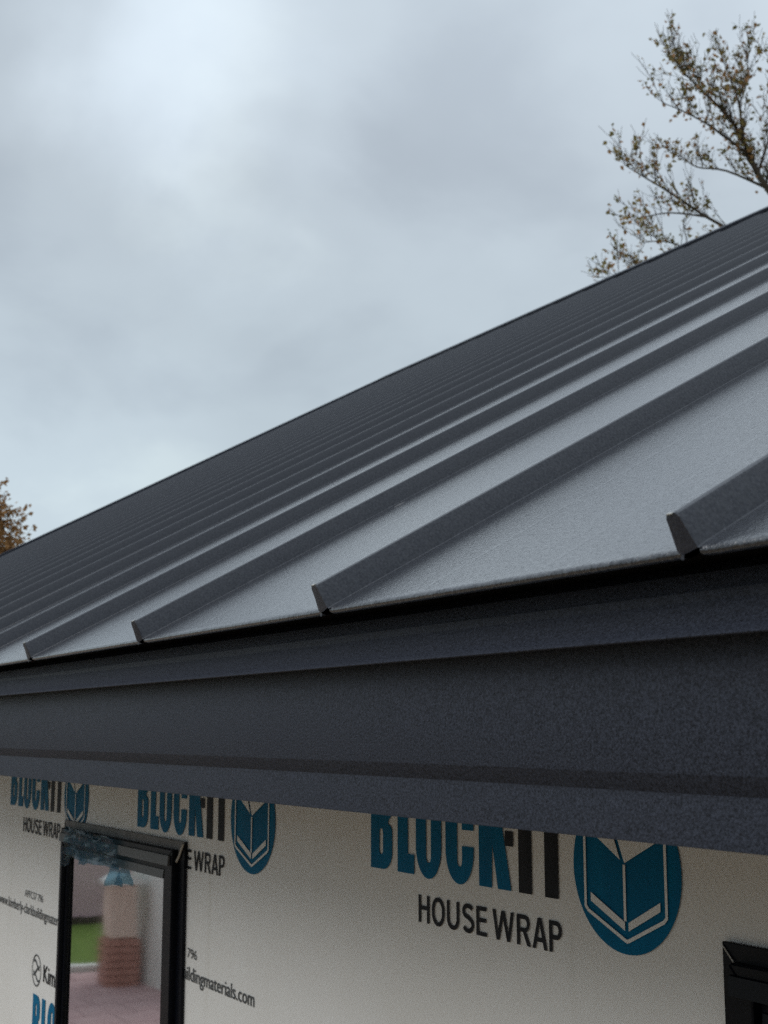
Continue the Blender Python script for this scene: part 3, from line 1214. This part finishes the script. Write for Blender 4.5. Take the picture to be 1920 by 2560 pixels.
pier = empty('mailbox_pier', (-13.9, -3.36, 0))
tag(pier, 'tan pier with red brick foot and white cap, mirrored in the window', 'pier')
b = MB()
b.box(-.15, .15, -.135, .135, .50, 1.02)
b.build('stucco_shaft', M['tan'], pier, bevel=.01)
bme = None
for r_ in range(7):
    for s_ in range(8):
        if bme is None:
            b = MB()
            b.box(-.048, .048, -.022, .022, -.032, .032)
            o = b.build('brick', M['brick'], pier, bevel=.004)
            bme = o.data
        else:
            o = link('brick', bme, None, pier)
        fx = s_ // 2
        ang = fx * math.pi / 2
        u = (-.075 if s_ % 2 == 0 else .075) + (.015 if r_ % 2 else -.015)
        o.location = (math.cos(ang) * .145 - math.sin(ang) * u, math.sin(ang) * .145 + math.cos(ang) * u, .036 + r_ * .070)
        o.rotation_euler = (0, 0, ang + math.pi / 2)
        o.scale = (1.5, 1, 1)
b = MB()
b.box(-.128, .128, -.128, .128, 0, .50)
b.build('mortar_core', M['brick'], pier)
b = MB()
b.prism([(-.18, 1.022), (.18, 1.022), (.18, 1.07), (0, 1.14), (-.18, 1.07)], 'x', -.19, .19)
b.build('cap', M['white'], pier, bevel=.006)

shed = empty('garden_shed', (-13.4, -4.6, 0))
tag(shed, 'pale board garden shed beside the brick pier, mirrored in the window', 'shed')
b = MB()
b.box(-.9, .80, -.96, .96, 0, 2.0)
b.build('shed_core', M['plaster'], shed)
bo = None
for i in range(13):
    if bo is None:
        b = MB()
        b.box(.802, .825, 0, .140, .02, 2.0)
        o = b.build('board', M['pale'], shed, bevel=.003)
        bo = o.data
    else:
        o = link('board', bo, None, shed)
    o.location = (0, -.96 + i * .148, 0)
for i in range(11):
    o = link('board', bo, None, shed)
    o.rotation_euler = (0, 0, math.pi / 2)
    o.location = (-.72 + .148 * i, .16, 0)
b = MB()
b.prism([(-1.1, 2.002), (1.15, 2.002), (1.15, 2.06), (0, 2.65), (-1.1, 2.06)], 'x', -1.05, .98)
b.build('shed_roof', M['roof'], shed)


# ------------------------------------------------------------------ trees
def at(px, py, D):
    return CAM + (FW * FPX + RT * (px - 960) - UP * (py - 1280)) * (D / FPX)


def leaf(mb, p, size, rnd):
    d = Vector((rnd.uniform(-1, 1), rnd.uniform(-1, 1), rnd.uniform(-1.2, .5))).normalized()
    a = d.cross(Vector((rnd.uniform(-1, 1), rnd.uniform(-1, 1), rnd.uniform(-1, 1)))).normalized()
    nrm = d.cross(a)
    w = size * rnd.uniform(.30, .48)
    n = len(mb.v)
    mb.v += [p, p + d * size * .38 + a * w + nrm * size * .12, p + d * size, p + d * size * .42 - a * w + nrm * size * .15]
    mb.f += [(n, n + 1, n + 2), (n, n + 2, n + 3)]


def twig(tb, lb, p0, d0, length, r0, rnd, depth, leaf_size, leaf_p, droop=0.0, rustb=None):
    n = 5
    pts, rad = [p0], [r0]
    d = d0.normalized()
    p = p0.copy()
    for i in range(n):
        d = (d + Vector((rnd.gauss(0, .10), rnd.gauss(0, .10), rnd.gauss(0, .10) + .05 - droop))).normalized()
        p = p + d * length / n
        pts.append(p.copy())
        rad.append(max(.004, r0 * (1 - .8 * (i + 1) / n)))
    tb.tube(pts, rad, 4)
    if depth > 0:
        for i in range(1, n + 1):
            for s in range(2 if rnd.random() < .55 else 1):
                ax = Vector((rnd.uniform(-1, 1), rnd.uniform(-1, 1), rnd.uniform(-.6, 1))).normalized()
                nd = (d * 1.0 + ax * .75 + Vector((0, 0, .25))).normalized()
                twig(tb, lb, pts[i], nd, length * rnd.uniform(.32, .55), max(.005, rad[i] * .6), rnd, depth - 1, leaf_size, leaf_p, droop, rustb)
    else:
        for i in range(1, n + 1):
            if rnd.random() < leaf_p:
                c = 1 if rnd.random() < .55 else rnd.randint(2, 3)
                for q in range(c):
                    tgt = lb if (rustb is None or rnd.random() < .72) else rustb
                    leaf(tgt, pts[i] + Vector((rnd.gauss(0, .03), rnd.gauss(0, .03), rnd.gauss(0, .03))), leaf_size * rnd.uniform(.7, 1.25), rnd)


def limb(tb, lb, path, D, r0, r1, rnd, sub, tw_len, leaf_size, leaf_p, rustb=None, dz=(0, 0), first=1, heavy=0.0):
    n = len(path)
    pts = []
    for i, (a, b_) in enumerate(path):
        pts.append(at(a + 26, b_ + 32, D + dz[0] + (dz[1] - dz[0]) * i / (n - 1)))
    # resample smoothly
    fine, rad = [], []
    for i in range(n - 1):
        for k in range(4):
            t = k / 4
            q0, q1, q2, q3 = pts[max(i - 1, 0)], pts[i], pts[i + 1], pts[min(i + 2, n - 1)]
            c = 0.5 * ((2 * q1) + (q2 - q0) * t + (2 * q0 - 5 * q1 + 4 * q2 - q3) * t * t + (3 * q1 - q0 - 3 * q2 + q3) * t ** 3)
            fine.append(c)
    fine.append(pts[-1])
    m = len(fine)
    rad = [.72 * (r0 + (r1 - r0) * (i / (m - 1)) ** .7) for i in range(m)]
    tb.tube(fine, rad, 7)
    for i in range(first, m):
        d = (fine[min(i + 1, m - 1)] - fine[i - 1]).normalized()
        for s in range(sub + (1 if rnd.random() < .5 else 0)):
            ax = Vector((rnd.uniform(-1, 1), rnd.uniform(-1, 1), rnd.uniform(-.5, 1.0))).normalized()
            nd = (d * .9 + ax * .85 + Vector((0, 0, .25))).normalized()
            twig(tb, lb, fine[i], nd, tw_len * rnd.uniform(.6, 1.15), max(.008, rad[i] * .35), rnd, 1, leaf_size, leaf_p, 0, rustb)
        if heavy and rustb is not None:
            for s in range(int(heavy)):
                leaf(rustb, fine[i] + Vector((rnd.gauss(0, .10), rnd.gauss(0, .10), rnd.gauss(0, .10))), leaf_size * rnd.uniform(.8, 1.5), rnd)


rnd = random.Random(11)
D = 26.0
base = at(2090, 760, D)
tree = empty('tree', (base.x, base.y, 0))
tag(tree, 'nearly bare tree with sparse olive and rust leaves rising behind the roof at right', 'tree')
tb, lb, rb = MB(), MB(), MB()
tb.tube([Vector((base.x, base.y, -.2)), Vector((base.x + .05, base.y, 3)), base, at(2010, 620, D)], [.30, .24, .19, .15], 10)
A = dict(rnd=rnd, tw_len=.66, leaf_size=.088, leaf_p=.16, rustb=rb)
limb(tb, lb, [(2010, 620), (1920, 478), (1868, 400), (1830, 315), (1790, 255), (1735, 200), (1698, 165)], D, .125, .015, sub=2, heavy=3, **A)
limb(tb, lb, [(1830, 315), (1822, 230), (1800, 165), (1776, 105)], D, .05, .010, sub=1, dz=(0, .8), heavy=3, **A)
limb(tb, lb, [(1868, 400), (1900, 300), (1902, 215), (1912, 135)], D, .045, .010, sub=1, dz=(0, -.8), **A)
limb(tb, lb, [(1850, 360), (1760, 290), (1690, 250), (1630, 225)], D, .045, .010, sub=1, dz=(0, -.6), heavy=3, **A)
limb(tb, lb, [(1895, 440), (1790, 395), (1715, 385), (1670, 352)], D, .045, .010, sub=1, dz=(0, .9), **A)
limb(tb, lb, [(1960, 640), (1850, 570), (1740, 510), (1650, 450), (1580, 408), (1535, 380)], D, .07, .010, sub=1, dz=(0, -1), heavy=1, **A)
limb(tb, lb, [(1740, 510), (1650, 500), (1575, 512)], D, .035, .010, sub=1, dz=(-.5, -1), **A)
limb(tb, lb, [(1990, 720), (1850, 640), (1720, 600), (1640, 572), (1575, 575)], D, .06, .010, sub=1, dz=(0, .8), heavy=1, **A)
limb(tb, lb, [(1960, 760), (1780, 680), (1640, 650), (1560, 648), (1490, 662)], D, .055, .010, sub=1, dz=(0, -.5), **A)
limb(tb, lb, [(1720, 185), (1685, 150), (1660, 120)], D, .02, .008, sub=1, dz=(0, .3), **A)
limb(tb, lb, [(1820, 235), (1842, 170), (1840, 100)], D, .025, .008, sub=1, dz=(.3, .6), **A)
# the rest of the crown, beyond the right edge of the picture
for pth, dz in (([(2010, 620), (2130, 450), (2180, 300), (2200, 170)], (0, .5)), ([(2040, 680), (2190, 520), (2300, 380), (2360, 230)], (0, -1)),
                ([(2060, 560), (2090, 420), (2080, 280), (2070, 160)], (0, 1.4)), ([(2060, 700), (2230, 660), (2400, 560), (2500, 470)], (0, .8)),
                ([(2060, 480), (2170, 330), (2190, 190)], (0, 1.2)), ([(2080, 740), (2200, 800), (2400, 740), (2520, 690)], (0, -1.2))):
    limb(tb, lb, pth, D, .09, .012, sub=1, dz=dz, **A)
O = Vector((base.x, base.y, 0))
for nm, mb, mt in (('trunk', tb, M['bark']), ('crown', lb, M['leaf_olive']), ('crown', rb, M['leaf_rust'])):
    mb.v = [Vector(v) - O for v in mb.v]
    o = mb.build(nm, mt, tree, smooth=(nm == 'trunk'), recalc=(nm == 'trunk'))
    if nm == 'crown':
        o['kind'] = 'stuff'

rnd = random.Random(5)
D = 31.0
base = at(-118, 1420, D)
tree2 = empty('tree', (base.x, base.y, 0))
tag(tree2, 'rust brown autumn tree at the left edge behind the roof', 'tree')
tb, lb = MB(), MB()
O = Vector((base.x, base.y, 0))
tb.tube([O + Vector((0, 0, -.2)), O + Vector((.05, 0, 2.6)), O + Vector((0, .05, 5.6)), O + Vector((.05, 0, 7.7))], [.26, .21, .13, .04], 9)
for i in range(330):
    z = rnd.uniform(3.2, 7.7)
    fr = (z - 3.2) / 4.5
    reach = (2.5 * (1 - .62 * fr ** 1.4)) * rnd.uniform(.7, 1.05)
    t = rnd.uniform(0, 2 * math.pi)
    d = Vector((math.cos(t), math.sin(t), .30 + .5 * fr)).normalized()
    twig(tb, lb, O + Vector((0, 0, z)), d, reach, .022, rnd, 1, .12, 1.0)
tree_parts = []
for nm, mb, mt in (('trunk', tb, M['bark']), ('crown', lb, M['leaf_rust'])):
    mb.v = [Vector(v) - O for v in mb.v]
    o = mb.build(nm, mt, tree2, smooth=(nm == 'trunk'), recalc=(nm == 'trunk'))
    tree_parts.append(o)
    if nm == 'crown':
        o['kind'] = 'stuff'

# ------------------------------------------------------------------ unseen trees and house, added behind the camera to block low sky
for i, (x, y, sc_, lab) in enumerate(((-9.5, -13.5, 0.95, 'unseen rust brown tree added to block low sky, nearest to the garden wall'),
                                      (-4.0, -17.0, 1.1, 'tall unseen rust brown tree added to block low sky, between the garden wall and the added brick house'),
                                      (14.5, -12.5, 1.0, 'unseen rust brown tree added to block low sky, at the right end of the added brick house'))):
    t_ = empty('tree', (x, y, 0))
    t_.scale = (sc_, sc_, sc_)
    t_.rotation_euler = (0, 0, i * 2.1 + .6)
    tag(t_, lab, 'tree')
    for po in tree_parts:
        c = po.copy()
        COL.objects.link(c)
        c.parent = t_

nb = empty('added_sky_blocking_house', (5.0, -13.0, 0))  # out of view, added to keep low sky light off the wall
tag(nb, 'unseen red brick house added to block low sky, facing the wrapped wall', 'house')
b = MB()
b.box(-6.5, 6.5, -7.0, 0, 0, 2.9)
b.build('wall', M['brick'], nb)
b = MB()
b.prism([(.5, 2.75), (.5, 2.9), (-3.5, 5.6), (-7.5, 2.9), (-7.5, 2.75)], 'x', -7.0, 7.0)
rf = b.build('roof', M['underlay'], nb)
for k in range(4):
    b = MB()
    b.box(-.6, .6, .002, .06, .9, 2.2)
    wn_ = b.build('window', M['white'], nb, loc=(-4.6 + k * 2.9, 0, 0))
    b = MB()
    b.box(-.52, .52, .062, .066, .98, 2.12)
    b.build('pane', M['frame'], wn_)
